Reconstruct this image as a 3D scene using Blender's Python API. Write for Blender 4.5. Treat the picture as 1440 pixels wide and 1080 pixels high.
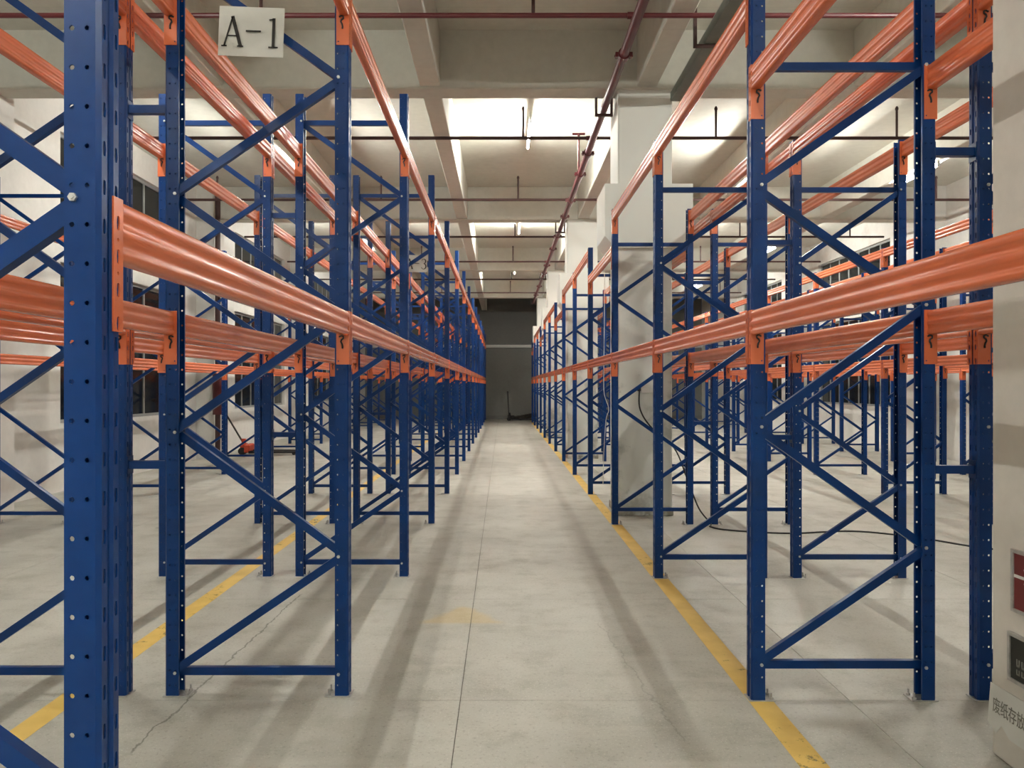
import bpy, bmesh, math, random
from mathutils import Vector, Matrix

random.seed(7)
SC = bpy.context.scene
for o in list(bpy.data.objects):
    bpy.data.objects.remove(o, do_unlink=True)
COL = SC.collection

# ------------------------------------------------------------------ camera
F_PX = 1072.0
CAM_H = 1.55
cam = bpy.data.cameras.new('camera')
cam.sensor_width = 36.0
cam.lens = F_PX / 1440.0 * 36.0
cam.shift_x = 13.0 / 1440.0
cam.shift_y = 3.0 / 1440.0
cam.clip_start = 0.05
cam.clip_end = 200
camo = bpy.data.objects.new('camera', cam)
camo.location = (0, 0, CAM_H)
camo.rotation_euler = (math.radians(90), 0, 0)
COL.objects.link(camo)
SC.camera = camo

# ------------------------------------------------------------------ world (night outside the windows)
w = bpy.data.worlds.new('night')
w.use_nodes = True
w.node_tree.nodes['Background'].inputs[0].default_value = (0.02, 0.025, 0.035, 1)
w.node_tree.nodes['Background'].inputs[1].default_value = 0.3
SC.world = w

# ------------------------------------------------------------------ exposure
SC.view_settings.view_transform = 'Standard'
SC.view_settings.look = 'None'
SC.view_settings.gamma = 1.0
SC.view_settings.use_curve_mapping = False
SC.view_settings.exposure = 2.58
TUBE = 110.0            # radiance of the fluorescent tubes

# ------------------------------------------------------------------ dimensions
X_L, X_R = -6.5, 9.4          # side walls
Y_B, Y_E = -4.0, 36.0         # wall behind the camera, end wall
Z_SLAB, Z_BEAM = 5.80, 5.10   # ceiling slab underside, concrete beam underside
PITCH = 2.382
def yl(n): return 1.454 if n == 0 else 3.80 + PITCH * (n - 1)     # near face of left frames
def yr(n): return 3.746 + PITCH * (n - 1)                          # near face of right frames

# ================================================================== materials
def new_mat(name):
    m = bpy.data.materials.new(name)
    m.use_nodes = True
    nt = m.node_tree
    b = nt.nodes['Principled BSDF']
    return m, nt, b

def N(nt, t, **kw):
    n = nt.nodes.new(t)
    for k, v in kw.items():
        if k in n.inputs.keys() if isinstance(k, str) else False:
            n.inputs[k].default_value = v
        else:
            setattr(n, k, v)
    return n

def pos_node(nt):
    return nt.nodes.new('ShaderNodeNewGeometry').outputs['Position']

def noise(nt, vec, scale, detail=4, rough=0.55):
    n = nt.nodes.new('ShaderNodeTexNoise')
    n.inputs['Scale'].default_value = scale
    n.inputs['Detail'].default_value = detail
    n.inputs['Roughness'].default_value = rough
    nt.links.new(vec, n.inputs['Vector'])
    return n.outputs['Fac']

def ramp(nt, fac, stops):
    r = nt.nodes.new('ShaderNodeValToRGB')
    els = r.color_ramp.elements
    while len(els) < len(stops):
        els.new(0.5)
    for e, (p, c) in zip(els, stops):
        e.position = p
        e.color = (c[0], c[1], c[2], 1) if len(c) == 3 else c
    nt.links.new(fac, r.inputs[0])
    return r.outputs['Color']

def mixc(nt, fac, a, b, mode='MIX'):
    m = nt.nodes.new('ShaderNodeMix')
    m.data_type = 'RGBA'
    m.blend_type = mode
    for sock, v in ((m.inputs[0], fac), (m.inputs[6], a), (m.inputs[7], b)):
        if hasattr(v, 'is_linked'):
            nt.links.new(v, sock)
        else:
            sock.default_value = v if isinstance(v, (int, float)) else (v[0], v[1], v[2], 1)
    return m.outputs[2]

def math_n(nt, op, a, b=None, clamp=False):
    m = nt.nodes.new('ShaderNodeMath')
    m.operation = op
    m.use_clamp = clamp
    for i, v in enumerate((a, b)):
        if v is None:
            continue
        if hasattr(v, 'is_linked'):
            nt.links.new(v, m.inputs[i])
        else:
            m.inputs[i].default_value = v
    return m.outputs[0]

def smooth(nt, v, lo, hi):
    m = nt.nodes.new('ShaderNodeMapRange')
    m.interpolation_type = 'SMOOTHSTEP'
    m.inputs['From Min'].default_value = lo
    m.inputs['From Max'].default_value = hi
    nt.links.new(v, m.inputs['Value'])
    return m.outputs['Result']

def bump(nt, b, h, strength, dist):
    n = nt.nodes.new('ShaderNodeBump')
    n.inputs['Strength'].default_value = strength
    n.inputs['Distance'].default_value = dist
    nt.links.new(h, n.inputs['Height'])
    nt.links.new(n.outputs[0], b.inputs['Normal'])

def paint(name, col, rough, var=0.08, scale=6.0, coat=0.0, metallic=0.0, spec=0.5, scuff=None):
    m, nt, b = new_mat(name)
    p = pos_node(nt)
    f = noise(nt, p, scale)
    d = tuple(c * (1 - var) for c in col)
    l = tuple(min(1, c * (1 + var)) for c in col)
    c = ramp(nt, f, [(0.3, d), (0.7, l)])
    if scuff:
        s = noise(nt, p, 38.0, 5, 0.7)
        c = mixc(nt, smooth(nt, s, 0.70, 0.76), c, scuff)
    nt.links.new(c, b.inputs['Base Color'])
    b.inputs['Roughness'].default_value = rough
    b.inputs['Metallic'].default_value = metallic
    b.inputs['Specular IOR Level'].default_value = spec
    b.inputs['Coat Weight'].default_value = coat
    b.inputs['Coat Roughness'].default_value = 0.15
    return m

M = {}
M['blue'] = paint('blue_enamel', (0.0026, 0.0330, 0.150), 0.30, 0.10, 5.0, 0.0, spec=0.25, scuff=(0.006, 0.052, 0.19))
M['orange'] = paint('orange_enamel', (0.66, 0.150, 0.055), 0.27, 0.07, 3.0, 0.25)
M['galv'] = paint('galvanised_steel', (0.45, 0.44, 0.42), 0.45, 0.15, 30.0, metallic=0.6)
M['zinc'] = paint('zinc_bolt', (0.62, 0.62, 0.60), 0.35, 0.05, 30.0, metallic=0.7)
M['black'] = paint('black_wire', (0.012, 0.012, 0.013), 0.5, 0.1)
M['red_pipe'] = paint('red_pipe_paint', (0.092, 0.013, 0.016), 0.40, 0.18, 4.0)
M['dark_pipe'] = paint('dark_red_pipe', (0.048, 0.017, 0.015), 0.5, 0.2, 4.0)
M['tray'] = paint('grey_green_tray', (0.115, 0.135, 0.115), 0.42, 0.1, 8.0, metallic=0.3)
M['alu'] = paint('window_aluminium', (0.33, 0.34, 0.33), 0.45, 0.08, metallic=0.3)
M['paper'] = paint('white_sign_paper', (0.64, 0.65, 0.61), 0.45, 0.05, 6.0)
M['ink'] = paint('black_ink', (0.016, 0.015, 0.012), 0.6, 0.1)
M['plastic'] = paint('white_plastic', (0.75, 0.75, 0.72), 0.4, 0.04)
M['sign_red'] = paint('red_sign', (0.13, 0.010, 0.012), 0.4, 0.05)
M['sign_black'] = paint('black_sign', (0.014, 0.015, 0.011), 0.35, 0.1)
M['grey_ink'] = paint('grey_ink', (0.20, 0.20, 0.17), 0.6, 0.05)
M['jack_red'] = paint('orange_red_jack', (0.55, 0.07, 0.025), 0.4, 0.1)
M['rubber'] = paint('dark_rubber', (0.018, 0.018, 0.018), 0.6, 0.1)
M['old_timber'] = paint('old_dark_timber', (0.05, 0.042, 0.032), 0.8, 0.3, 12.0)

# glass
m, nt, b = new_mat('night_glass')
b.inputs['Base Color'].default_value = (0.012, 0.014, 0.015, 1)
b.inputs['Roughness'].default_value = 0.08
M['glass'] = m

# glowing tube
m, nt, b = new_mat('lit_tube')
b.inputs['Base Color'].default_value = (0.9, 0.9, 0.9, 1)
b.inputs['Emission Color'].default_value = (1.0, 0.985, 0.915, 1)
b.inputs['Emission Strength'].default_value = TUBE
M['tube'] = m

# plaster for walls and ceiling
def plaster(name, col, dirt, scale=0.7, amount=(0.55, 0.8), rough=0.75, boards=False):
    m, nt, b = new_mat(name)
    p = pos_node(nt)
    f = noise(nt, p, scale, 6, 0.6)
    c = mixc(nt, smooth(nt, f, *amount), col, dirt)
    f2 = noise(nt, p, 9.0, 4, 0.6)
    c = mixc(nt, 0.12, c, ramp(nt, f2, [(0.3, (0.3, 0.3, 0.28)), (0.7, (1, 1, 1))]), 'MULTIPLY')
    if boards:
        sep = nt.nodes.new('ShaderNodeSeparateXYZ'); nt.links.new(p, sep.inputs[0])
        fr = math_n(nt, 'FRACT', math_n(nt, 'MULTIPLY', sep.outputs['Y'], 1 / 0.9))
        ln = smooth(nt, math_n(nt, 'ABSOLUTE', math_n(nt, 'SUBTRACT', fr, 0.5)), 0.012, 0.0)
        c = mixc(nt, math_n(nt, 'MULTIPLY', ln, 0.18), c, tuple(x * 0.55 for x in dirt))
    nt.links.new(c, b.inputs['Base Color'])
    b.inputs['Roughness'].default_value = rough
    bump(nt, b, f2, 0.15, 0.004)
    return m
M['wall'] = plaster('white_wall_plaster', (0.70, 0.69, 0.65), (0.50, 0.48, 0.43), 0.5)
M['ceiling'] = plaster('ceiling_plaster', (0.62, 0.615, 0.545), (0.48, 0.47, 0.41), 0.45, boards=True)
M['end_wall'] = plaster('grey_end_wall', (0.20, 0.20, 0.185), (0.13, 0.13, 0.12), 0.4)
M['end_dark'] = plaster('dark_upper_end_wall', (0.165, 0.165, 0.155), (0.12, 0.12, 0.113), 0.4)

# column paint with grey scuffed patches in the lower half
m, nt, b = new_mat('scuffed_column_paint')
p = pos_node(nt)
sep = nt.nodes.new('ShaderNodeSeparateXYZ'); nt.links.new(p, sep.inputs[0])
f = noise(nt, p, 1.6, 6, 0.62)
low = smooth(nt, sep.outputs['Z'], 3.4, 1.2)
d = math_n(nt, 'MULTIPLY', smooth(nt, f, 0.50, 0.62), low)
c = mixc(nt, d, (0.74, 0.75, 0.70), (0.46, 0.48, 0.44))
f3 = noise(nt, p, 7.0, 5, 0.7)
c = mixc(nt, math_n(nt, 'MULTIPLY', smooth(nt, f3, 0.62, 0.72), math_n(nt, 'MULTIPLY', low, 0.6)), c, (0.25, 0.27, 0.26))
base = math_n(nt, 'MULTIPLY', smooth(nt, sep.outputs['Z'], 0.16, 0.02), smooth(nt, noise(nt, p, 12.0), 0.35, 0.6))
c = mixc(nt, base, c, (0.30, 0.28, 0.23))
nt.links.new(c, b.inputs['Base Color'])
b.inputs['Roughness'].default_value = 0.6
M['column'] = m

# near column: cleaner warm white
M['column_warm'] = plaster('warm_column_paint', (0.62, 0.59, 0.53), (0.55, 0.52, 0.47), 0.6, (0.5, 0.75), 0.6)

# concrete floor
m, nt, b = new_mat('sealed_concrete')
p = pos_node(nt)
sep = nt.nodes.new('ShaderNodeSeparateXYZ'); nt.links.new(p, sep.inputs[0])
X, Y = sep.outputs['X'], sep.outputs['Y']
n1 = noise(nt, p, 0.55, 6, 0.62)
c = ramp(nt, n1, [(0.28, (0.365, 0.355, 0.310)), (0.50, (0.475, 0.465, 0.412)), (0.70, (0.565, 0.555, 0.50))])
n2 = noise(nt, p, 3.2, 6, 0.68)
c = mixc(nt, math_n(nt, 'MULTIPLY', smooth(nt, n2, 0.46, 0.70), 0.50), c, (0.30, 0.285, 0.235))
n3 = noise(nt, p, 120.0, 2, 0.5)
c = mixc(nt, math_n(nt, 'MULTIPLY', smooth(nt, n3, 0.60, 0.68), 0.60), c, (0.70, 0.68, 0.62))
n4 = noise(nt, p, 60.0, 3, 0.6)
c = mixc(nt, math_n(nt, 'MULTIPLY', smooth(nt, n4, 0.57, 0.67), 0.45), c, (0.22, 0.205, 0.165))
# streaky wear across the aisle
mp = nt.nodes.new('ShaderNodeMapping'); mp.inputs['Scale'].default_value = (0.5, 5.0, 1.0)
nt.links.new(p, mp.inputs['Vector'])
n5 = noise(nt, mp.outputs[0], 1.0, 5, 0.65)
c = mixc(nt, math_n(nt, 'MULTIPLY', smooth(nt, n5, 0.52, 0.72), 0.30), c, (0.60, 0.58, 0.52))
# dark dropped spots
v = nt.nodes.new('ShaderNodeTexVoronoi'); v.inputs['Scale'].default_value = 0.9
nt.links.new(p, v.inputs['Vector'])
c = mixc(nt, math_n(nt, 'MULTIPLY', smooth(nt, v.outputs['Distance'], 0.035, 0.012), 0.75), c, (0.11, 0.10, 0.08))
# hairline cracks: wavering lines through given points
def crack(c, x0, y0, x1, y1, wid, amp, seed, op):
    L = math.hypot(x1 - x0, y1 - y0)
    ux, uy = (x1 - x0) / L, (y1 - y0) / L
    mp = nt.nodes.new('ShaderNodeMapping'); mp.inputs['Location'].default_value = (seed, seed * 2, 0)
    nt.links.new(p, mp.inputs['Vector'])
    wv = math_n(nt, 'MULTIPLY', math_n(nt, 'SUBTRACT', noise(nt, mp.outputs[0], 4.0, 6, 0.7), 0.5), amp)
    dx, dy = math_n(nt, 'SUBTRACT', X, x0), math_n(nt, 'SUBTRACT', Y, y0)
    al = math_n(nt, 'ADD', math_n(nt, 'MULTIPLY', dx, ux), math_n(nt, 'MULTIPLY', dy, uy))
    ac = math_n(nt, 'SUBTRACT', math_n(nt, 'MULTIPLY', dx, uy), math_n(nt, 'MULTIPLY', dy, ux))
    dist = math_n(nt, 'ABSOLUTE', math_n(nt, 'ADD', ac, wv))
    k = smooth(nt, dist, wid, wid * 0.3)
    k = math_n(nt, 'MULTIPLY', k, math_n(nt, 'MULTIPLY', smooth(nt, al, 0.0, 0.05), smooth(nt, al, L, L - 0.05)))
    return mixc(nt, math_n(nt, 'MULTIPLY', k, op), c, (0.12, 0.115, 0.09))
c = crack(c, -1.58, 3.2, -1.50, 5.7, 0.008, 0.12, 3.1, 0.7)
c = crack(c, 0.80, 3.3, 0.62, 5.0, 0.006, 0.16, 11.7, 0.3)
# faded yellow stencil remnant in the aisle
ex = math_n(nt, 'DIVIDE', math_n(nt, 'ADD', X, 0.27), 0.24)
ey = math_n(nt, 'DIVIDE', math_n(nt, 'SUBTRACT', Y, 5.17), 0.22)
tri = math_n(nt, 'SUBTRACT', math_n(nt, 'ADD', math_n(nt, 'ABSOLUTE', ex), math_n(nt, 'MULTIPLY', ey, 0.6)), math_n(nt, 'MULTIPLY', noise(nt, p, 9.0), 0.5))
kk = math_n(nt, 'MULTIPLY', smooth(nt, tri, 0.55, 0.15), smooth(nt, math_n(nt, 'ABSOLUTE', ey), 1.0, 0.7))
c = mixc(nt, math_n(nt, 'MULTIPLY', kk, 0.45), c, (0.62, 0.44, 0.14))
nt.links.new(c, b.inputs['Base Color'])
r = ramp(nt, n2, [(0.3, (0.42, 0.42, 0.42)), (0.7, (0.60, 0.60, 0.60))])
nt.links.new(r, b.inputs['Roughness'])
b.inputs['Specular IOR Level'].default_value = 0.35
bump(nt, b, n4, 0.12, 0.002)
M['floor'] = m
M['joint'] = paint('joint_dirt', (0.12, 0.11, 0.09), 0.9, 0.2, 8.0)

# worn yellow floor paint
m, nt, b = new_mat('worn_yellow_paint')
p = pos_node(nt)
wv = noise(nt, p, 14.0, 6, 0.7)
wl = noise(nt, p, 1.3, 3, 0.5)
c = ramp(nt, noise(nt, p, 5.0), [(0.3, (0.70, 0.46, 0.10)), (0.7, (0.84, 0.58, 0.15))])
nt.links.new(c, b.inputs['Base Color'])
b.inputs['Roughness'].default_value = 0.55
tr = nt.nodes.new('ShaderNodeBsdfTransparent')
mx = nt.nodes.new('ShaderNodeMixShader')
k = smooth(nt, math_n(nt, 'ADD', wv, math_n(nt, 'MULTIPLY', wl, 0.9)), 1.20, 1.06)
nt.links.new(k, mx.inputs[0]); nt.links.new(tr.outputs[0], mx.inputs[1]); nt.links.new(b.outputs[0], mx.inputs[2])
nt.links.new(mx.outputs[0], nt.nodes['Material Output'].inputs[0])
M['yellow'] = m

# ================================================================== mesh helpers
class MB:
    def __init__(self):
        self.v, self.f = [], []
    def quad(self, *pts):
        i = len(self.v); self.v += [tuple(p) for p in pts]; self.f.append(tuple(range(i, i + len(pts))))
    def box(self, x0, x1, y0, y1, z0, z1):
        i = len(self.v)
        self.v += [(x0,y0,z0),(x1,y0,z0),(x1,y1,z0),(x0,y1,z0),(x0,y0,z1),(x1,y0,z1),(x1,y1,z1),(x0,y1,z1)]
        for q in ((0,3,2,1),(4,5,6,7),(0,1,5,4),(1,2,6,5),(2,3,7,6),(3,0,4,7)):
            self.f.append(tuple(i + k for k in q))
        return self
    def cbox(self, x0, x1, y0, y1, z0, z1, c=0.01):
        """box with its edges chamfered"""
        xs, ys, zs = (x0, x1), (y0, y1), (z0, z1)
        pts = []
        for sx in (0, 1):
            for sy in (0, 1):
                for sz in (0, 1):
                    X, Y, Z = xs[sx], ys[sy], zs[sz]
                    ix, iy, iz = (c, -c)[sx], (c, -c)[sy], (c, -c)[sz]
                    pts += [(X, Y + iy, Z + iz), (X + ix, Y, Z + iz), (X + ix, Y + iy, Z)]
        bm = bmesh.new()
        for q in pts: bm.verts.new(q)
        bmesh.ops.convex_hull(bm, input=bm.verts)
        bm.verts.index_update()
        i = len(self.v)
        self.v += [tuple(q.co) for q in bm.verts]
        self.f += [tuple(i + q.index for q in f.verts) for f in bm.faces]
        bm.free()
        return self
    def prism(self, prof, axis, a, b, closed_ends=True):
        """2D profile swept along an axis from a to b: axis 'y' -> (x,z), 'x' -> (y,z), 'z' -> (x,y)"""
        def P(q, t):
            if axis == 'y': return (q[0], t, q[1])
            if axis == 'x': return (t, q[0], q[1])
            return (q[0], q[1], t)
        n = len(prof); i = len(self.v)
        self.v += [P(q, a) for q in prof] + [P(q, b) for q in prof]
        for k in range(n):
            l = (k + 1) % n
            self.f.append((i + k, i + l, i + n + l, i + n + k))
        if closed_ends:
            self.f.append(tuple(i + k for k in range(n)))
            self.f.append(tuple(i + n + k for k in range(n)))
        return self
    def tube(self, pts, r, seg=10, caps=True):
        pts = [Vector(q) for q in pts]
        rs = r if isinstance(r, (list, tuple)) else [r] * len(pts)
        rings = []
        up = None
        for k, q in enumerate(pts):
            if k == 0: t = pts[1] - pts[0]
            elif k == len(pts) - 1: t = pts[-1] - pts[-2]
            else: t = (pts[k + 1] - q).normalized() + (q - pts[k - 1]).normalized()
            t.normalize()
            if up is None:
                up = Vector((0, 0, 1)) if abs(t.z) < 0.9 else Vector((1, 0, 0))
            a = t.cross(up)
            if a.length < 1e-4: a = t.cross(Vector((0, 1, 0.1)))
            a.normalize(); bb = a.cross(t).normalized(); up = bb
            i = len(self.v)
            for s in range(seg):
                th = 2 * math.pi * s / seg
                self.v.append(tuple(q + (a * math.cos(th) + bb * math.sin(th)) * rs[k]))
            rings.append(i)
        for k in range(len(rings) - 1):
            for s in range(seg):
                s2 = (s + 1) % seg
                self.f.append((rings[k] + s, rings[k] + s2, rings[k + 1] + s2, rings[k + 1] + s))
        if caps:
            self.f.append(tuple(rings[0] + s for s in range(seg)))
            self.f.append(tuple(rings[-1] + s for s in range(seg)))
        return self
    def mesh(self, name, mat=None, smooth=False, weld=True, solid=0.0, angle=35):
        bm = bmesh.new()
        vs = [bm.verts.new(q) for q in self.v]
        for f in self.f:
            try: bm.faces.new([vs[k] for k in f])
            except ValueError: pass
        if weld: bmesh.ops.remove_doubles(bm, verts=bm.verts, dist=1e-5)
        bmesh.ops.recalc_face_normals(bm, faces=bm.faces)
        if solid:
            bmesh.ops.solidify(bm, geom=bm.faces[:], thickness=solid)
        me = bpy.data.meshes.new(name)
        if smooth:
            for f in bm.faces: f.smooth = True
            for e in bm.edges:
                if len(e.link_faces) == 2 and e.calc_face_angle(0) > math.radians(angle): e.smooth = False
        bm.to_mesh(me); bm.free()
        if mat: me.materials.append(M[mat] if isinstance(mat, str) else mat)
        return me

WORLD = {}
def put(name, data, parent=None, loc=(0, 0, 0), rot=(0, 0, 0)):
    """link an object at a WORLD location; parents carry translation only"""
    o = bpy.data.objects.new(name, data)
    COL.objects.link(o)
    loc = Vector(loc)
    if parent is not None:
        o.parent = parent
        o.location = loc - WORLD[parent.name]
    else:
        o.location = loc
    o.rotation_euler = rot
    WORLD[o.name] = loc
    return o
def tag(o, label=None, cat=None, group=None, kind=None):
    if label: o['label'] = label
    if cat: o['category'] = cat
    if group: o['group'] = group
    if kind: o['kind'] = kind
    return o
def thing(name, loc, label, cat, group=None):
    return tag(put(name, None, None, loc), label, cat, group)

# ================================================================== setting
# ---- floor: base slab with cast panels, joints recessed between them
fl = MB().box(X_L - 0.3, X_R + 0.3, Y_B - 0.3, Y_E + 0.3, -0.2, -0.006).mesh('floor', 'joint')
floor = tag(put('floor', fl), kind='structure')
PX, PY = 1.92, 1.79
xs = [-0.21 + PX * k for k in range(-4, 7)]
ys = [3.76 + PY * k for k in range(-5, 20)]
xs = [X_L - 0.3] + [x for x in xs if X_L < x < X_R] + [X_R + 0.3]
ys = [Y_B - 0.3] + [y for y in ys if Y_B < y < Y_E] + [Y_E + 0.3]
cache = {}
for i in range(len(xs) - 1):
    for j in range(len(ys) - 1):
        wx, wy = round(xs[i + 1] - xs[i], 3), round(ys[j + 1] - ys[j], 3)
        if (wx, wy) not in cache:
            g = 0.0019
            cache[(wx, wy)] = MB().box(g, wx - g, g, wy - g, -0.05, 0).mesh('floor_panel', 'floor')
        put('floor_panel', cache[(wx, wy)], floor, (xs[i], ys[j], 0))
# worn yellow lines painted on the floor
for x0, y0, y1 in ((1.21, 2.2, 34.0), (-2.215, 2.2, 34.0)):
    put('yellow_line', MB().box(0, 0.12, 0, y1 - y0, 0, 0.0012).mesh('yellow_line', 'yellow'), floor, (x0, y0, 0.0002))

# ---- ceiling: slab, cross beams and long beams
ceil = tag(put('ceiling', MB().box(X_L - 0.3, X_R + 0.3, Y_B - 0.3, Y_E + 0.3, Z_SLAB, Z_SLAB + 0.2).mesh('ceiling', 'ceiling')), kind='structure')
CY = [9.10 + 7.17 * k for k in range(-1, 4)]
for y in CY:
    put('cross_beam', MB().cbox(X_L, X_R, 0, 0.32, Z_BEAM, Z_SLAB + 0.02, 0.012).mesh('cross_beam', 'ceiling'), ceil, (0, y, 0))
LX = [-3.46, -0.87, 1.72, 4.31, 6.90]
ybs = [Y_B] + CY + [Y_E]
for x in LX:
    for k in range(len(ybs) - 1):
        a = ybs[k] + (0.32 if k else 0); c = ybs[k + 1]
        put('long_beam', MB().cbox(-0.12, 0.12, 0, c - a, Z_BEAM + 0.03, Z_SLAB + 0.02, 0.01).mesh('long_beam', 'ceiling'), ceil, (x, a, 0))

# ---- side walls with window openings
WIN_Y = [(11.2, 15.4), (18.5, 22.7), (25.7, 29.9), (4.1, 8.3)]
def side_wall(name, x, sgn, tiers):
    """wall whose room face is x; sgn=+1 room on +x side"""
    mb = MB()
    xo = x - sgn * 0.25
    a, c = min(x, xo), max(x, xo)
    wy = sorted(WIN_Y)
    y = Y_B
    for y0, y1 in wy + [(Y_E, None)]:
        mb.box(a, c, y, y0, 0, Z_SLAB)
        if y1 is None: break
        z = 0
        for z0, z1 in tiers:
            mb.box(a, c, y0, y1, z, z0); z = z1
        mb.box(a, c, y0, y1, z, Z_SLAB)
        y = y1
    for cy in CY:                                   # pilasters
        mb.box(min(x, x + sgn * 0.38), max(x, x + sgn * 0.38), cy - 0.1, cy + 0.45, 0, Z_SLAB)
    return tag(put(name, mb.mesh(name, 'wall', weld=False)), kind='structure')
TL = [(1.0, 3.38), (3.62, 5.3)]
TR = [(1.04, 3.38), (3.70, 5.15)]
side_wall('wall_left', X_L, 1, TL)
side_wall('wall_right', X_R, -1, TR)
tag(put('wall_back', MB().box(X_L, X_R, Y_B - 0.25, Y_B, 0, Z_SLAB).mesh('wall_back', 'wall')), kind='structure')
we = tag(put('wall_end', MB().box(X_L, X_R, Y_E, Y_E + 0.25, 0, 3.36).mesh('wall_end', 'end_wall')), kind='structure')
put('upper_wall', MB().box(X_L, X_R, Y_E + 0.05, Y_E + 0.25, 3.36, Z_SLAB).mesh('upper_wall', 'end_dark'), we)
put('ledge', MB().cbox(X_L, X_R, Y_E - 0.10, Y_E + 0.05, 3.36, 3.50, 0.01).mesh('ledge', 'wall'), we)
tag(put('baseboard_end', MB().box(X_L, X_R, Y_E - 0.02, Y_E, 0, 0.16).mesh('baseboard_end', 'end_dark')), kind='structure')

wn = 0
def window(x, sgn, y0, y1, z0, z1, n):
    global wn
    wn += 1
    root = tag(put('window_%d' % wn, None, None, (x, y0, z0)), kind='structure')
    d0, d1 = sorted((x - sgn * 0.13, x - sgn * 0.07))
    W, H, t = y1 - y0, z1 - z0, 0.05
    fr = MB().box(d0 - x, d1 - x, 0, W, 0, t).box(d0 - x, d1 - x, 0, W, H - t, H).box(d0 - x, d1 - x, 0, t, t, H - t).box(d0 - x, d1 - x, W - t, W, t, H - t)
    put('window_frame', fr.mesh('window_frame', 'alu', weld=False), root, (x, y0, z0))
    pw = (W - 2 * t) / n
    pane = MB().box((d0 + d1) / 2 - x - 0.004, (d0 + d1) / 2 - x + 0.004, 0.02, pw - 0.02, 0, H - 2 * t).mesh('pane', 'glass')
    mul = MB().box(d0 - x + 0.008, d1 - x - 0.008, -0.022, 0.022, 0, H - 2 * t).mesh('mullion', 'alu')
    for k in range(n):
        put('pane', pane, root, (x, y0 + t + pw * k, z0 + t))
        if k: put('mullion', mul, root, (x, y0 + t + pw * k, z0 + t))
for (y0, y1) in WIN_Y[:3]:
    for z0, z1 in TL: window(X_L, 1, y0, y1, z0, z1, 6)
for (y0, y1) in WIN_Y:
    for z0, z1 in TR: window(X_R, -1, y0, y1, z0, z1, 7)

# ---- columns standing in the right rack, with a box capital
for k in range(4):
    y = 9.13 + 7.17 * k
    c = tag(put('column', MB().cbox(1.38, 2.03, 0, 0.65, 0, Z_SLAB, 0.015).mesh('column', 'column'), None, (0, y, 0)), kind='structure')
    cap = MB()
    x0, x1, z0, z1 = 1.216, 2.265, 3.34, 3.96
    prof = [(x0, z1), (x1, z1), (x1, z0), (x1 - 0.16, z0 - 0.14), (x0 + 0.12, z0 - 0.14), (x0, z0)]
    cap.prism(prof, 'y', -0.06, 0.71)
    put('capital', cap.mesh('capital', 'column'), c, (0, y, 0))
    put('skirting', MB().cbox(1.365, 2.045, -0.015, 0.665, 0.0, 0.10, 0.008).mesh('skirting', 'column'), c, (0, y, 0))
# ---- near column on the right edge carrying the safety signs
NCX, NCY = 2.06, 3.215
nc = tag(put('column', MB().cbox(NCX, 2.80, 2.45, NCY, 0, Z_SLAB, 0.012).mesh('column', 'column_warm')), kind='structure')

# ================================================================== pallet racks
UD, UW = 0.068, 0.080          # upright: depth across the frame, width along the aisle
HP = 0.075                     # hole pitch

def holed_strip(mb, P, a0, a1, zs, holes, nseg=8):
    """strip a0..a1 (one hole column in its middle) for each z cell; P(a,z) -> 3D point"""
    for k in range(len(zs) - 1):
        z0, z1 = zs[k], zs[k + 1]
        h = holes(k) if holes else None
        am, zm = (a0 + a1) / 2, (z0 + z1) / 2
        out = [(a0, z0), (am, z0), (a1, z0), (a1, zm), (a1, z1), (am, z1), (a0, z1), (a0, zm)]
        if not h:
            mb.quad(*[P(*q) for q in out]); continue
        ca, hw, hh, cz = h
        ca = am if ca is None else ca
        cz = zm + cz
        e = 0.7071
        inn = [(ca - hw * e, cz - hh * e), (ca, cz - hh), (ca + hw * e, cz - hh * e), (ca + hw, cz), (ca + hw * e, cz + hh * e), (ca, cz + hh), (ca - hw * e, cz + hh * e), (ca - hw, cz)]
        if hh > hw * 1.6:      # long slot
            s = hh - hw
            inn = [(ca - hw * e, cz - s - hw * e), (ca, cz - hh), (ca + hw * e, cz - s - hw * e), (ca + hw, cz), (ca + hw * e, cz + s + hw * e), (ca, cz + hh), (ca - hw * e, cz + s + hw * e), (ca - hw, cz)]
        for q in range(8):
            r = (q + 1) % 8
            mb.quad(P(*out[q]), P(*out[r]), P(*inn[r]), P(*inn[q]))

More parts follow.
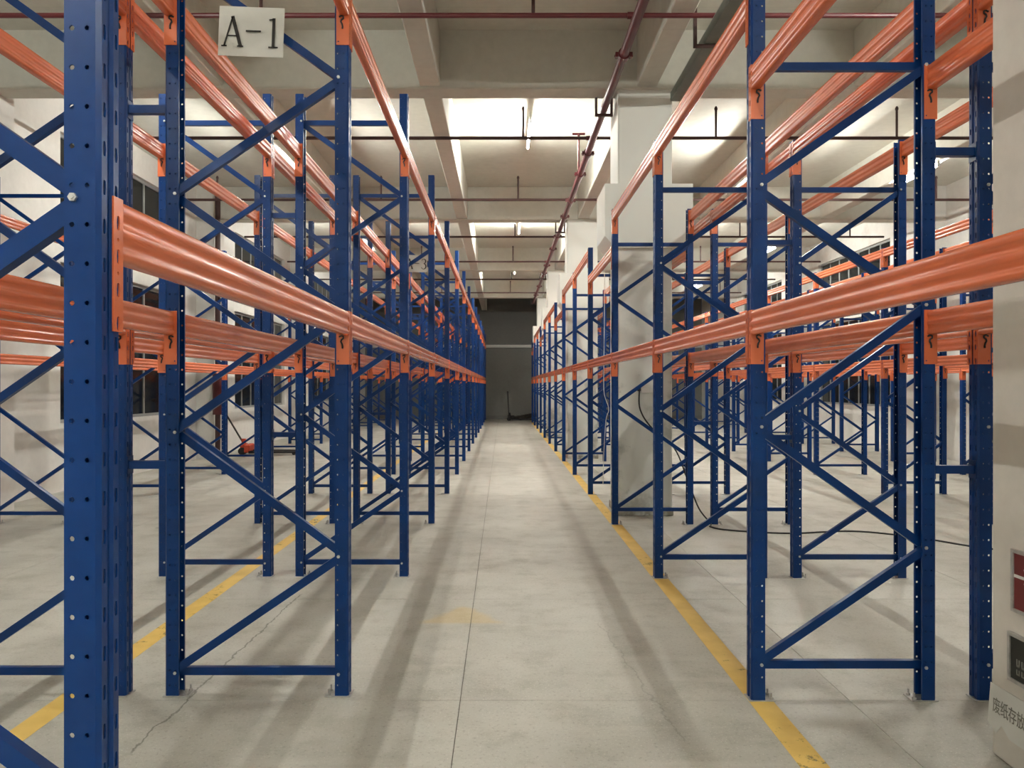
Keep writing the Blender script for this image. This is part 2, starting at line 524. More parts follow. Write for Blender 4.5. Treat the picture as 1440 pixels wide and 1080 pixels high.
def upright_mesh(H, fine):
    u0, u1, uf = -UD / 2, UD / 2 - 0.008, UD / 2
    v = UW / 2
    n = int(H / HP)
    zs = [0] + [H - n * HP + HP * k for k in range(n + 1)] if H - n * HP > 1e-4 else [HP * k for k in range(n + 1)]
    path = [(u0, -v + 0.012), (u0, -v), (u1, -v), (uf, -v + 0.008), (uf, -0.012), (uf - 0.007, -0.008), (uf - 0.007, 0.008), (uf, 0.012), (uf, v - 0.008), (u1, v), (u0, v), (u0, v - 0.012)]
    mb = MB()
    if not fine:
        for a, c in zip(path[:-1], path[1:]):
            mb.quad((a[0], a[1], 0), (c[0], c[1], 0), (c[0], c[1], H), (a[0], a[1], H))
        return mb.mesh('upright', 'blue', solid=0.003)
    um = u0 + 0.030
    for s in (-1, 1):
        P = lambda a, z, s=s: (a, s * v, z)
        holed_strip(mb, P, u0, um, zs, lambda k: (u0 + 0.015, 0.0052, 0.0052, 0) if k else None)
        holed_strip(mb, P, um, u1, zs, lambda k: (u0 + 0.044, 0.0048, 0.0048, 0) if k else None)
        Q = lambda a, z, s=s: (uf, s * a, z)
        holed_strip(mb, Q, 0.012, v - 0.008, zs, lambda k: (None, 0.0052, 0.0150, 0.0) if k else None)
    mids = []
    for k in range(len(zs) - 1): mids += [zs[k], (zs[k] + zs[k + 1]) / 2]
    mids.append(zs[-1])
    for i in (0, 2, 4, 5, 6, 8, 10):
        a, c = path[i], path[i + 1]
        for z0, z1 in zip(mids[:-1], mids[1:]):
            mb.quad((a[0], a[1], z0), (c[0], c[1], z0), (c[0], c[1], z1), (a[0], a[1], z1))
    return mb.mesh('upright', 'blue', solid=0.003)

UP = {}
def get_up(H, fine):
    if (H, fine) not in UP: UP[(H, fine)] = upright_mesh(H, fine)
    return UP[(H, fine)]

BR = {}
def brace_mesh(x0, z0, x1, z1):
    key = (round(x1 - x0, 4), round(z1 - z0, 4))
    if key in BR: return BR[key]
    L = math.hypot(*key); ux, uz = key[0] / L, key[1] / L
    h, d, t = 0.020, 0.014, 0.0025
    # channel, open towards +Y
    prof = [(-h, -d), (h, -d), (h, d), (h - t, d), (h - t, -d + t), (-h + t, -d + t), (-h + t, d), (-h, d)]
    mb = MB()
    i = len(mb.v)
    for s in (0, L):
        for (q, y) in prof:
            mb.v.append((ux * s - uz * q, y, uz * s + ux * q))
    n = len(prof)
    for k in range(n):
        l = (k + 1) % n
        mb.f.append((k, l, n + l, n + k))
    mb.f.append(tuple(range(n))); mb.f.append(tuple(range(n, 2 * n)))
    BR[key] = mb.mesh('brace', 'blue')
    return BR[key]

FOOT = MB().cbox(-0.085, 0.045, -0.045, 0.045, 0.0, 0.006, 0.002).mesh('foot_plate', 'galv')
_an = MB()
_an.tube([(0, 0, 0), (0, 0, 0.011)], 0.010, 6).tube([(0, 0, 0.011), (0, 0, 0.032)], 0.005, 8)
ANCHOR = _an.mesh('anchor_bolt', 'galv', weld=False)
_b = MB().tube([(0, -0.006, 0), (0, 0, 0)], 0.0085, 6).tube([(0, -0.009, 0), (0, -0.006, 0)], 0.0045, 8)
BOLT = _b.mesh('bolt', 'zinc', weld=False)

# load beam
def beam_profile():
    r = [(0.012, 0.060), (0.0185, 0.0585), (0.0230, 0.0545), (0.025, 0.048), (0.0250, 0.034), (0.0240, 0.031), (0.0215, 0.028), (0.0211, 0.016), (0.0218, 0.009),
         (0.0243, 0.006), (0.0250, 0.002), (0.0249, -0.010), (0.0240, -0.0135), (0.0215, -0.0165), (0.0211, -0.030), (0.0218, -0.0355), (0.0245, -0.0385), (0.025, -0.047), (0.0232, -0.0545), (0.0185, -0.0585), (0.012, -0.060)]
    return r + [(-x, z) for x, z in reversed(r)]
BM = {}
def beam_mesh(L):
    k = round(L, 3)
    if k not in BM: BM[k] = MB().prism(beam_profile(), 'y', 0, L).mesh('load_beam', 'orange', smooth=True, angle=50)
    return BM[k]
CON = {}
CH = 0.267
def connector_mesh(sx, sy):
    """angle plate; front leg lies on the upright's front (outward = sx), side leg carries the beam. sy=+1: beam leaves towards +Y"""
    if (sx, sy) in CON: return CON[(sx, sy)]
    mb = MB()
    zs = [CH * k / 8 for k in range(9)]
    P = lambda a, z: (sx * 0.0035, sy * a, z)
    holed_strip(mb, P, -0.037, 0.0, zs, lambda k: (-0.019, 0.0065, 0.0145, 0) if k % 2 == 0 else ((-0.020, 0.0038, 0.0038, 0) if k in (3, 5) else None))
    P = lambda a, z: (sx * a, 0.0, z)
    holed_strip(mb, P, -0.030, 0.0035, zs, None)
    holed_strip(mb, P, -0.060, -0.030, zs, lambda k: (-0.050, 0.004, 0.004, 0) if k == 0 else None)
    CON[(sx, sy)] = mb.mesh('beam_connector', 'orange', solid=0.0035)
    return CON[(sx, sy)]
CLIP = {}
def clip_mesh(sx):
    if sx in CLIP: return CLIP[sx]
    pts = [(-0.046, 0.004), (-0.034, 0.010), (-0.024, 0.006), (-0.024, -0.004), (-0.034, -0.010), (-0.037, -0.020), (-0.031, -0.030), (-0.028, -0.044), (-0.029, -0.054)]
    CLIP[sx] = MB().tube([(sx * x, 0, z) for x, z in pts], 0.0045, 6).mesh('safety_clip', 'black')
    return CLIP[sx]

Z_LOW, Z_HIGH, Z_MID = 1.658, 3.250, 2.862       # connector undersides

def load_beam(rack, xf, sx, ya, yb, zc, clips=(True, True), connect=(True, True)):
    """beam along +Y from ya (far side of one upright) to yb (near side of the next); xf: front plane of the uprights"""
    o = put('load_beam', beam_mesh(yb - ya - 0.008), rack, (xf + sx * (0.0035 - 0.025), ya + 0.004, zc + CH - 0.062))
    for e, (y, sy) in enumerate(((ya, 1), (yb, -1))):
        if connect[e]:
            put('beam_connector', connector_mesh(sx, sy), o, (xf, y + sy * 0.0035, zc))
            if clips[e]:
                put('safety_clip', clip_mesh(sx), o, (xf, y + sy * 0.0075, zc + CH - 0.122 - 0.012))
    return o

def rack(label, x0, x1, yn, frames, H, nodes, first_side, z_bot, z_top, lines, group, fine_to=5, spacers=None):
    """x0..x1 overall depth; nodes: z of the zigzag; first_side 0: lowest node on x0 side.
    lines: dict side -> function(bay) -> list of connector heights"""
    fr0 = frames[0]
    root = thing('pallet_rack', ((x0 + x1) / 2, yn(fr0), 0), label, 'pallet rack', group)
    xa, xb = x0 + UD / 2, x1 - UD / 2            # upright centres; fronts face outwards
    na, nb = x0 + UD - 0.018, x1 - UD + 0.018    # bolt lines near the rear edges
    for n in frames:
        y = yn(n) + UW / 2
        f = put('upright_frame', None, root, ((xa + xb) / 2, y, 0))
        fine = n <= fine_to
        um = get_up(H, fine)
        put('upright', um, f, (xa, y, 0.006), (0, 0, math.pi))
        put('upright', um, f, (xb, y, 0.006))
        put('foot_plate', FOOT, f, (xa, y, 0), (0, 0, math.pi))
        put('foot_plate', FOOT, f, (xb, y, 0))
        if n <= 3:
            for dy in (-0.028, 0.028):
                put('anchor_bolt', ANCHOR, f, (xa + 0.068, y + dy, 0.006))
                put('anchor_bolt', ANCHOR, f, (xb - 0.068, y + dy, 0.006))
        put('brace', brace_mesh(na, z_bot, nb, z_bot), f, (na, y + 0.016, z_bot))
        put('brace', brace_mesh(na, z_top, nb, z_top), f, (na, y + 0.016, z_top))
        side = first_side
        for k in range(len(nodes) - 1):
            p = (na if side == 0 else nb, nodes[k] + 0.012)
            q = (nb if side == 0 else na, nodes[k + 1] - 0.012)
            put('brace', brace_mesh(p[0], p[1], q[0], q[1]), f, (p[0], y + (-0.0165 if k % 2 == 0 else 0.0165), p[1]))
            side = 1 - side
        if n <= 2:
            side = first_side
            for k, z in enumerate(nodes):
                put('bolt', BOLT, f, (na if side == 0 else nb, y - UW / 2, z), (0, 0, 0))
                side = 1 - side
            put('bolt', BOLT, f, (nb if first_side == 0 else na, y - UW / 2, z_bot))
    for side, fn in lines.items():
        xf, sx = (x0, -1) if side == 0 else (x1, 1)
        for a, c in zip(frames[:-1], frames[1:]):
            for z in fn(a):
                load_beam(root, xf, sx, yn(a) + UW, yn(c), z, (a <= 2, a <= 5))
    for (sx0, sx1, zz) in (spacers or []):
        for n in frames[1:8]:
            y = yn(n) + UW / 2
            sp = MB().box(0, sx1 - sx0, -0.02, 0.02, -0.02, 0.02).box(0, 0.004, -0.03, 0.03, -0.045, 0.045).box(sx1 - sx0 - 0.004, sx1 - sx0, -0.03, 0.03, -0.045, 0.045)
            if ('sp', sx0) not in BR: BR[('sp', sx0)] = sp.mesh('row_spacer', 'blue', weld=False)
            put('row_spacer', BR[('sp', sx0)], root, (sx0, y, zz))
    return root

ND_L = [0.12, 0.70, 1.32, 1.91, 2.51, 3.09, 3.70]
ND_R = [0.18, 0.755, 1.35, 1.95, 2.54, 3.13]
HL, HR = 3.915, 3.525
hi = lambda b: [Z_LOW, Z_HIGH]
stepped = lambda b: [Z_LOW, Z_MID if b % 3 == 0 else Z_HIGH]
GR = 'blue and orange pallet racks'
L1 = rack('blue and orange pallet rack lining the aisle, carrying the paper sign A-1', -1.684, -0.769, yl, list(range(0, 15)), HL, ND_L, 0, 0.113, 3.70,
     {0: hi, 1: hi}, GR, spacers=[(-1.879, -1.684, 2.94), (-1.879, -1.684, 1.155)])
L2 = rack('blue and orange pallet rack back to back with the one carrying the A-1 sign', -2.794, -1.879, yl, list(range(0, 15)), HL, ND_L, 0, 0.113, 3.70,
     {0: hi, 1: hi}, GR)
L3 = rack('blue and orange pallet rack along the windowed wall with the red standpipe', -5.765, -4.85, yl, list(range(3, 14)), HL, ND_L, 0, 0.113, 3.70,
     {0: hi, 1: hi}, GR)

def right_inner(b): return stepped(b)
R1 = rack('blue and orange pallet rack lining the aisle, with white columns standing inside it', 1.222, 2.130, yr, list(range(0, 14)), HR, ND_R, 0, 0.166, 3.14,
     {0: stepped}, GR, spacers=[(2.130, 2.336, 2.71), (2.130, 2.336, 1.137)])
R2 = rack('blue and orange pallet rack back to back with the rack that encloses the white columns', 2.336, 3.25, yr, list(range(1, 14)), HR, ND_R, 0, 0.166, 3.14,
     {0: hi, 1: hi}, GR)
# back beams of the column rack, the first bay broken by the near column
for a in range(1, 13):
    for z in stepped(a):
        load_beam(R1, 2.130, 1, yr(a) + UW, yr(a + 1), z, (a <= 2, a <= 5))
for z in (Z_LOW, Z_MID):
    load_beam(R1, 2.130, 1, NCY - 0.004, yr(1), z, (False, True), (False, True))
for z in (Z_LOW, Z_HIGH):
    load_beam(R2, 2.336, -1, NCY - 0.004, yr(1), z, (False, True), (False, True))
R3 = rack('blue and orange pallet rack standing alone between the two side aisles beyond the columns', 5.44, 6.35, yr, list(range(2, 13)), HR, ND_R, 0, 0.166, 3.14,
     {0: hi, 1: hi}, GR)
R4 = rack('blue and orange pallet rack along the plain windowed wall, farthest from the A-1 sign', 8.0, 8.91, yr, list(range(4, 13)), HR, ND_R, 0, 0.166, 3.14,
     {0: hi, 1: hi}, GR)

# ================================================================== signs on the rack
def ribbon(mb, pts, wid, y=0.0):
    """flat stroke in the XZ plane, thickness 0.6 mm towards the viewer (-Y)"""
    P = [Vector(q) for q in pts]
    ws = wid if isinstance(wid, (list, tuple)) else [wid] * len(P)
    L, R = [], []
    for k, q in enumerate(P):
        t = (P[min(k + 1, len(P) - 1)] - P[max(k - 1, 0)]).normalized()
        n = Vector((-t.y, t.x)) * ws[k] / 2
        L.append(q + n); R.append(q - n)
    for k in range(len(P) - 1):
        quad = [L[k], L[k + 1], R[k + 1], R[k]]
        i = len(mb.v)
        mb.v += [(q.x, y - 0.0008, q.y) for q in quad] + [(q.x, y, q.y) for q in quad]
        mb.f += [(i, i+1, i+2, i+3), (i+7, i+6, i+5, i+4), (i, i+4, i+5, i+1), (i+1, i+5, i+6, i+2), (i+2, i+6, i+7, i+3), (i+3, i+7, i+4, i)]

def glyph(ch, cx, h):
    """serif letter centred on cx, baseline at z=0, height h"""
    mb = MB()
    if ch == 'A':
        w = h * 0.27
        ribbon(mb, [(cx - w, 0.02 * h), (cx - 0.01 * h, h)], h * 0.055)
        ribbon(mb, [(cx - 0.02 * h, h), (cx + w, 0.02 * h)], h * 0.115)
        ribbon(mb, [(cx - w * 0.62, h * 0.36), (cx + w * 0.6, h * 0.36)], h * 0.04)
        ribbon(mb, [(cx - w - 0.09 * h, 0.02 * h), (cx - w + 0.09 * h, 0.02 * h)], h * 0.045)
        ribbon(mb, [(cx + w - 0.11 * h, 0.02 * h), (cx + w + 0.09 * h, 0.02 * h)], h * 0.045)
    elif ch == '-':
        ribbon(mb, [(cx - 0.25 * h, h * 0.53), (cx + 0.25 * h, h * 0.53)], h * 0.055)
    elif ch == '1':
        ribbon(mb, [(cx, 0.02 * h), (cx, h)], h * 0.10)
        ribbon(mb, [(cx - 0.16 * h, h * 0.93), (cx, h * 0.96)], h * 0.05)
        ribbon(mb, [(cx - 0.16 * h, 0.02 * h), (cx + 0.16 * h, 0.02 * h)], h * 0.045)
    elif ch == '3':
        pts, ws = [], []
        for k in range(13):
            th = math.radians(160 - 250 * k / 12)
            pts.append((cx + 0.19 * h * math.cos(th), 0.755 * h + 0.225 * h * math.sin(th))); ws.append(h * (0.05 + 0.06 * max(0, math.cos(th))))
        for k in range(14):
            th = math.radians(90 - 250 * k / 13)
            pts.append((cx + 0.22 * h * math.cos(th), 0.27 * h + 0.26 * h * math.sin(th))); ws.append(h * (0.05 + 0.07 * max(0, math.cos(th))))
        ribbon(mb, pts, ws)
    return mb.mesh('letter', 'ink', weld=False)

def paper_sign(text, xc, y, zc, tilt, label):
    W, H = 0.322, 0.245
    mb = MB()
    nx, nz = 10, 8
    # slightly buckled sheet
    def P(i, j, t):
        a, c = -W / 2 + W * i / nx, -H / 2 + H * j / nz
        return (a, t + 0.003 * math.sin(a * 14 + 1) * math.cos(c * 11), c)
    for i in range(nx):
        for j in range(nz):
            mb.quad(P(i, j, 0), P(i + 1, j, 0), P(i + 1, j + 1, 0), P(i, j + 1, 0))
    root = thing('paper_sign', (xc, y, zc), label, 'sign', 'paper location signs on the rack')
    root.rotation_euler = (0, tilt, 0)
    s = put('sheet', mb.mesh('sheet', 'paper', solid=0.001, smooth=True), root, (xc, y, zc))
    h = 0.150
    for ch, cx in zip(text, (-0.090, 0.012, 0.112)):
        put('letter', glyph(ch, cx, h if ch != '1' else h * 0.98), s, (xc, y - 0.0058, zc - h / 2 - 0.004))
    return root
paper_sign('A-1', -1.245, 3.775, 3.305, math.radians(2.2), 'white paper sign reading A-1 on the first rack frame')
paper_sign('A-3', -1.245, yl(4) - 0.025, 3.305, math.radians(1.0), 'white paper sign reading A-3, half hidden farther down the rack')

# ================================================================== ceiling services
# ---- sprinkler pipework
PXM, PZM = 1.245, 4.96
pw = thing('sprinkler_pipework', (PXM, 2.0, PZM), 'red sprinkler pipework hung below the concrete ceiling beams', 'pipe')
put('main_pipe', MB().tube([(0, 0, 0), (0, 29.3, 0)], 0.047, 14).mesh('main_pipe', 'red_pipe', smooth=True), pw, (PXM, 2.0, PZM))
cp = MB().tube([(0, -0.045, 0), (0, 0.045, 0)], 0.062, 14).tube([(-0.095, 0, -0.012), (0.095, 0, -0.012)], 0.011, 6).box(-0.088, -0.060, -0.03, 0.03, -0.03, 0.02).box(0.060, 0.088, -0.03, 0.03, -0.03, 0.02).mesh('coupling', 'red_pipe', weld=False)
for y in (7.85, 11.15, 12.25, 14.0, 15.3, 17.3, 18.9, 21.5, 23.0, 26.0, 28.5):
    put('coupling', cp, pw, (PXM, y, PZM))
HG = MB()
for s in (-1, 1): HG.box(s * 0.095 - 0.015, s * 0.095 + 0.015, -0.02, 0.02, -0.075, Z_BEAM - PZM + 0.0)
HG.box(-0.11, 0.11, -0.02, 0.02, -0.085, -0.055)
HGm = HG.mesh('pipe_hanger', 'dark_pipe', weld=False)
for y in CY[1:]:
    put('pipe_hanger', HGm, pw, (PXM, y + 0.30, PZM))
branch_y = [7.25 + 3.585 * k for k in range(7)]
ZBR = 5.09
drop = MB().tube([(0, 0, 0), (0, 0, 0.40)], 0.017, 8).tube([(0, 0, 0.40), (0, 0, 0.425), (0, 0, 0.45)], [0.024, 0.024, 0.012], 8).mesh('sprinkler_riser', 'dark_pipe', weld=False)
for k, y in enumerate(branch_y):
    # nearest branch plain red, the rest with shadow darkened into the red; the branches dip below the long beams
    zb = 5.075
    mb = MB().tube([(X_L + 0.4, 0, 0), (X_R - 0.4, 0, 0)], 0.024, 10)
    col = 'red_pipe' if k == 0 else 'dark_pipe'
    br = put('branch_pipe', mb.mesh('branch_pipe', col, smooth=True), pw, (0, y, zb))
    put('tee', MB().tube([(0, 0, -0.12), (0, 0, 0.0)], 0.03, 10).tube([(-0.06, 0, 0), (0.06, 0, 0)], 0.032, 10).mesh('tee', 'red_pipe', weld=False), br, (PXM, y, zb))
    for x in (-5.4, -2.3, 0.29, 3.03, 5.6, 8.2):
        put('sprinkler_riser', drop, br, (x, y, zb))
# short red T-shaped standard on the main pipe
tp = MB().tube([(0, 0, 0), (0, 0, 0.56)], 0.020, 10).tube([(-0.10, 0, 0.56), (0.10, 0, 0.56)], 0.020, 10)
put('tee_standard', tp.mesh('tee_standard', 'red_pipe', weld=False), pw, (1.195, 12.0, PZM))

# ---- cable tray
TX, TZ = 2.09, 4.98
ct = thing('cable_tray', (TX, 3.4, TZ), 'grey-green metal cable tray ending at the first white column', 'cable tray')
tr = MB().prism([(-0.10, -0.05), (0.10, -0.05), (0.10, 0.05), (0.096, 0.05), (0.096, -0.046), (-0.096, -0.046), (-0.096, 0.05), (-0.10, 0.05)], 'y', 0, 5.65)
put('tray_channel', tr.mesh('tray_channel', 'tray'), ct, (TX, 3.4, TZ))
put('tray_cover', MB().box(-0.103, 0.103, 0, 5.65, 0.05, 0.054).mesh('tray_cover', 'galv'), ct, (TX, 3.4, TZ))
bk = MB().box(-0.20, 0.13, -0.02, 0.02, -0.075, -0.05).box(-0.20, -0.17, -0.02, 0.02, -0.075, Z_SLAB - TZ).box(0.10, 0.13, -0.02, 0.02, -0.075, Z_SLAB - TZ).mesh('tray_bracket', 'dark_pipe', weld=False)
for y in (4.6, 7.55): put('tray_bracket', bk, ct, (TX, y, TZ))

# ---- tube lights
def tube_light(x, y, z, label, hang, L=1.22):
    t = thing('tube_light', (x, y, z), label, 'light', 'fluorescent tube lights')
    h = MB().cbox(-0.020, 0.020, -L / 2 - 0.03, L / 2 + 0.03, 0.040, 0.075, 0.005)
    put('housing', h.mesh('housing', 'plastic'), t, (x, y, z))
    put('tube', MB().tube([(0, -L / 2, 0), (0, L / 2, 0)], 0.016, 10).mesh('tube', 'tube', smooth=True), t, (x, y, z))
    for s in (-1, 1):
        put('lamp_holder', MB().box(-0.015, 0.015, -0.012, 0.012, -0.022, 0.042).mesh('lamp_holder', 'plastic'), t, (x, y + s * (L / 2 + 0.014), z))
    if hang > z + 0.08:
        for s in (-1, 1):
            put('hanger_rod', MB().tube([(0, 0, 0.07), (0, 0, hang - z)], 0.005, 6).mesh('hanger_rod', 'galv'), t, (x, y + s * 0.4, z))
tube_light(0.42, 12.2, 5.56, 'glaring tube light over the aisle, nearest of the three above it', Z_SLAB)
tube_light(0.42, 19.37, 5.56, 'glaring tube light over the aisle, middle one of the three', Z_SLAB)
tube_light(0.42, 26.54, 5.56, 'small bright tube light over the aisle, closest to the dark end wall', Z_SLAB)
ZU = Z_BEAM + 0.03 - 0.078
tube_light(-3.46, 12.2, ZU, 'tube light under the concrete beam over the side aisle beyond the A-1 sign', Z_BEAM)
tube_light(-3.46, 19.37, ZU, 'second tube light under the concrete beam over the side aisle beyond the A-1 sign', Z_BEAM)
tube_light(-3.46, 26.54, ZU, 'third tube light under the concrete beam over the side aisle beyond the A-1 sign', Z_BEAM)
tube_light(6.90, 12.7, ZU, 'glaring tube light beyond the columns, nearest of its row', Z_BEAM)
tube_light(6.90, 19.87, ZU, 'glaring tube light beyond the columns, middle of its row', Z_BEAM)
tube_light(6.90, 27.0, ZU, 'small tube light beyond the columns, last of its row', Z_BEAM)
tube_light(4.25, 13.0, ZU, 'tube light over the side aisle just behind the columns, nearest of its row', Z_BEAM)
tube_light(4.25, 20.2, ZU, 'tube light over the side aisle just behind the columns, middle of its row', Z_BEAM)
tube_light(4.25, 27.3, ZU, 'tube light over the side aisle just behind the columns, last of its row', Z_BEAM)
tube_light(-3.46, 5.03, ZU, 'tube light over the side aisle beside the nearest rack frames', Z_BEAM)
tube_light(4.25, 5.8, ZU, 'tube light over the side aisle behind the near column', Z_BEAM)
tube_light(-3.46, -2.1, ZU, 'added fill tube light behind the viewer over the side aisle on the standpipe side', Z_BEAM)  # unseen lamp, added as fill for the near surfaces
tube_light(4.25, -1.4, ZU, 'added fill tube light behind the viewer over the side aisle past the near column', Z_BEAM)  # second unseen fill lamp, added to brighten the near column and ceiling
tube_light(0.42, -2.1, 5.56, 'tube light over the aisle behind the viewer', Z_SLAB)

# ================================================================== signs on the near column
def col_sign(y0, y1, z0, z1, mat, label, name):
    r = thing(name, (NCX, (y0 + y1) / 2, z0), label, 'sign')
    W, H = y1 - y0, z1 - z0
    L0 = (NCX, y0, z0)
    put('board', MB().box(-0.008, 0, 0, W, 0, H).mesh('board', mat), r, L0)
    t = 0.014
    put('sign_frame', MB().box(-0.014, 0, -t, W + t, -t, 0).box(-0.014, 0, -t, W + t, H, H + t).box(-0.014, 0, -t, 0, 0, H).box(-0.014, 0, W, W + t, 0, H).mesh('sign_frame', 'galv', weld=False), r, L0)
    return r
# image x of a point on the column face at depth y: 707 + F*NCX/y
def yat(px): return F_PX * NCX / (px - 707.0)
def zat(py, y): return CAM_H - (py - 543.0) * y / F_PX
ya = yat(1429); zt, zb = zat(777, ya), zat(855, ya)
s1 = col_sign(ya - 0.40, ya, zb, zt, 'sign_red', 'red framed safety notice on the near column, above the black one', 'wall_sign')
put('divider', MB().box(-0.0092, -0.008, -0.40, 0, -0.006, 0.006).mesh('divider', 'paper'), s1, (NCX, ya, (zb + zt) / 2 + 0.02))
mb = MB()
for k in range(7):
    th0, th1 = math.radians(60 + 34 * k), math.radians(60 + 34 * (k + 1))
    mb.quad(*[(-0.0085, 0.030 * rr * math.cos(t), 0.034 * rr * math.sin(t)) for rr, t in ((1, th0), (1, th1), (0.55, th1), (0.55, th0))])
put('emblem', mb.mesh('emblem', 'paper', solid=0.0008), s1, (NCX, ya - 0.07, zt - 0.085))
yb_ = yat(1424); zt2, zb2 = zat(893, yb_), zat(952, yb_)
s2 = col_sign(yb_ - 0.40, yb_, zb2, zt2, 'sign_black', 'black framed notice on the near column, below the red one', 'wall_sign')
for row, (zz, hh) in enumerate(((0.055, 0.030), (0.022, 0.022))):
    mb = MB()
    for k in range(4):
        y = -0.035 - 0.030 * k
        mb.box(-0.0092, -0.008, y - 0.020, y, zz, zz + hh * 0.25)
        mb.box(-0.0092, -0.008, y - 0.006, y, zz, zz + hh)
        mb.box(-0.0092, -0.008, y - 0.020, y - 0.014, zz, zz + hh)
    put('small_print', mb.mesh('small_print', 'grey_ink', weld=False), s2, (NCX, yb_, zb2))
# paper notice peeling at the foot of the column
yc = NCY - 0.004
pn = thing('paper_notice', (NCX, yc, 0.0), 'torn white paper notice with Chinese lettering at the foot of the near column', 'notice')
zn0, zn1 = 0.115, 0.305
mb = MB()
ptsN = [(0.0, zn1), (-0.50, zn1), (-0.50, zn0), (-0.12, zn0), (-0.07, zn0 + 0.035), (-0.035, zn0 - 0.01), (0.02, zn0 + 0.02)]
mb.v = [(-0.004, q[0], q[1]) for q in ptsN]; mb.f = [tuple(range(len(ptsN)))]
put('sheet', mb.mesh('sheet', 'paper', solid=0.0015), pn, (NCX, yc, 0))
cu = bpy.data.curves.new('lettering', 'FONT')
cu.body = '废纸存放'
cu.size = 0.056
cu.extrude = 0.0004
cu.space_character = 0.92
cu.materials.append(M['grey_ink'])
_t = bpy.data.objects.new('lettering_source', cu); COL.objects.link(_t)
bpy.context.view_layer.update()
_me = bpy.data.meshes.new_from_object(_t.evaluated_get(bpy.context.evaluated_depsgraph_get()))
bpy.data.objects.remove(_t, do_unlink=True)
_me.name = 'lettering'
_me.transform(Matrix.Diagonal((0.92, 1.25, 1, 1)))
to = put('lettering', _me, pn, (NCX - 0.007, yc - 0.015, 0.195))
to.rotation_euler = (math.radians(90), 0, math.radians(-90))

# ================================================================== cables, socket
CY1 = 9.13
def at(px, py, y): return ((px - 707.0) * y / F_PX, y, CAM_H - (py - 543.0) * y / F_PX)
sk = thing('socket_box', (1.70, CY1, 1.47), 'small white socket box on the scuffed first column', 'socket')
put('box', MB().cbox(-0.07, 0.07, -0.045, 0, -0.03, 0.03, 0.006).mesh('box', 'plastic'), sk, (1.72, CY1, 1.50))
put('plug', MB().cbox(-0.02, 0.02, -0.035, 0, -0.02, 0.02, 0.005).mesh('plug', 'rubber'), sk, (1.63, CY1 - 0.001, 1.51))
def curve_pts(ctrl, n=8):
    P = [Vector(c) for c in ctrl]; out = []
    for k in range(len(P) - 1):
        p0, p1, p2, p3 = P[max(k - 1, 0)], P[k], P[k + 1], P[min(k + 2, len(P) - 1)]
        for j in range(n):
            t = j / n
            out.append(0.5 * ((2 * p1) + (p2 - p0) * t + (2 * p0 - 5 * p1 + 4 * p2 - p3) * t * t + (3 * p1 - p0 - 3 * p2 + p3) * t ** 3))
    out.append(P[-1]); return out
def flo(px, py):
    y = F_PX * CAM_H / (py - 543.0)
    return ((px - 707.0) * y / F_PX, y, 0.008)
cab = curve_pts([(1.63, CY1 - 0.035, 1.50), at(900, 575, 9.05), at(915, 600, 9.0), (2.02, 8.98, 0.82), (2.16, 8.90, 0.45), (2.25, 8.75, 0.15), (2.33, 8.55, 0.012), flo(1000, 742), flo(1030, 747), flo(1110, 751), flo(1200, 748), flo(1290, 757), flo(1370, 770), flo(1440, 778)])
tag(put('power_cable', MB().tube(cab, 0.009, 8).mesh('power_cable', 'rubber', smooth=True)), 'black power cable hanging from the column socket and trailing over the floor', 'cable')
wy_ = 10.80
wire = curve_pts([at(850, 345, wy_), at(850, 440, wy_), at(849, 530, wy_), at(850, 555, wy_), at(856, 575, wy_), at(852, 592, wy_), at(849, 640, wy_), at(848, 680, wy_)])
tag(put('hanging_wire', MB().tube(wire, 0.005, 6).mesh('hanging_wire', 'plastic', smooth=True)), 'thin white wire hanging from the high beam behind the first column', 'wire')

# ---- red standpipe on the left wall
sp = thing('standpipe', (-6.0, 16.05, 0), 'red fire standpipe with a thick red lower jacket beside the wall', 'pipe')
put('riser', MB().tube([(0, 0, 0), (0, 0, Z_SLAB)], 0.055, 12).mesh('riser', 'dark_pipe', smooth=True), sp, (-6.0, 16.05, 0))
put('jacket', MB().tube([(0, 0, 0.95), (0, 0, 2.0)], 0.105, 14).mesh('jacket', 'red_pipe', smooth=True), sp, (-6.0, 16.05, 0))
put('valve', MB().tube([(0, 0, 0), (0.16, -0.05, 0)], 0.04, 10).tube([(0.16, -0.14, 0), (0.16, 0.04, 0)], 0.015, 8).mesh('valve', 'red_pipe', weld=False), sp, (-6.0, 16.05, 1.25))

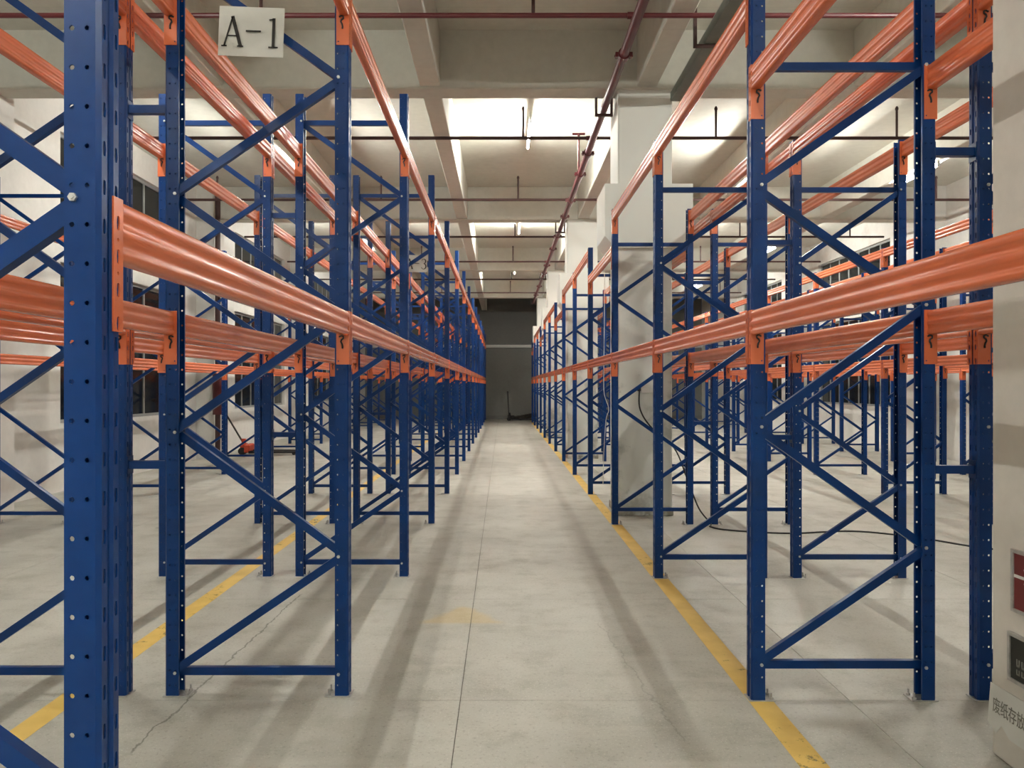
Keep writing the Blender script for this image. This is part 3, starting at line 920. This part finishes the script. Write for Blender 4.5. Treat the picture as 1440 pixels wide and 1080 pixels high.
# ---- hand pallet trucks
def pallet_truck(loc, rz, body, label, handle_tilt):
    t = thing('pallet_truck', loc, label, 'pallet truck', 'hand pallet trucks')
    Rm = Matrix.Rotation(rz, 4, 'Z')
    def add(n, mb, mat, **k):
        me = mb.mesh(n, mat, **k); me.transform(Rm)
        return put(n, me, t, loc)
    for s in (-1, 1):
        f = MB().prism([(0.1, 0.05), (1.15, 0.05), (1.22, 0.065), (1.22, 0.085), (0.1, 0.10)], 'y', s * 0.19 - 0.075, s * 0.19 + 0.075)
        f.v = [(x, y, z) for (x, y, z) in f.v]
        add('fork', f, 'black')
        add('load_wheel', MB().tube([(1.08, s * 0.19 - 0.04, 0.037), (1.08, s * 0.19 + 0.04, 0.037)], 0.037, 12), 'rubber')
        add('steer_wheel', MB().tube([(-0.08, s * 0.07 - 0.025, 0.085), (-0.08, s * 0.07 + 0.025, 0.085)], 0.085, 16), 'rubber')
    add('battery_head', MB().cbox(0.0, 0.12, -0.265, 0.265, 0.06, 0.24, 0.02), body)
    add('pump', MB().tube([(-0.06, 0, 0.10), (-0.06, 0, 0.36)], 0.05, 12).cbox(-0.13, 0.02, -0.09, 0.09, 0.16, 0.26, 0.015), body, weld=False)
    c, s_ = math.cos(handle_tilt), math.sin(handle_tilt)
    B = Vector((-0.09, 0, 0.30))
    E = B + Vector((-s_, 0, c)) * 0.92
    h = MB().tube([B, E], 0.020, 8)
    G = E + Vector((-s_, 0, c)) * 0.10
    h.tube([E, E + Vector((0, 0.10, 0)) + (G - E) * 0.3, G + Vector((0, 0.11, 0)), G + Vector((0, -0.11, 0)), E + Vector((0, -0.10, 0)) + (G - E) * 0.3, E], 0.014, 8)
    add('handle', h, 'rubber', weld=False)
    return t
pallet_truck((-5.80, 17.25, 0), math.radians(6), 'jack_red', 'orange-red hand pallet truck parked by the wall near the standpipe', math.radians(30))
pallet_truck((0.36, 34.1, 0), math.radians(-12), 'black', 'dark hand pallet truck standing at the foot of the dark end wall', math.radians(3))

# ---- dark broken pallet beside the end-wall truck
pl = thing('wooden_pallet', (1.15, 35.28, 0), 'dark wooden pallet tipped against clutter at the end wall', 'pallet')
Rp = Matrix.Rotation(math.radians(18), 4, 'Z') @ Matrix.Rotation(math.radians(-9), 4, 'Y')
def pp(n, mb):
    me = mb.mesh(n, 'old_timber'); me.transform(Rp); put(n, me, pl, (1.15, 35.28, 0.10))
for y in (-0.45, 0.0, 0.45): pp('stringer', MB().cbox(-0.55, 0.55, y - 0.04, y + 0.04, 0.0, 0.10, 0.004))
for k in range(6): pp('deck_board', MB().cbox(-0.55 + 0.2 * k, -0.45 + 0.2 * k, -0.5, 0.5, 0.10, 0.122, 0.003))
for k in (0, 5): pp('base_board', MB().cbox(-0.55 + 0.2 * k, -0.45 + 0.2 * k, -0.5, 0.5, -0.022, 0.0, 0.003))
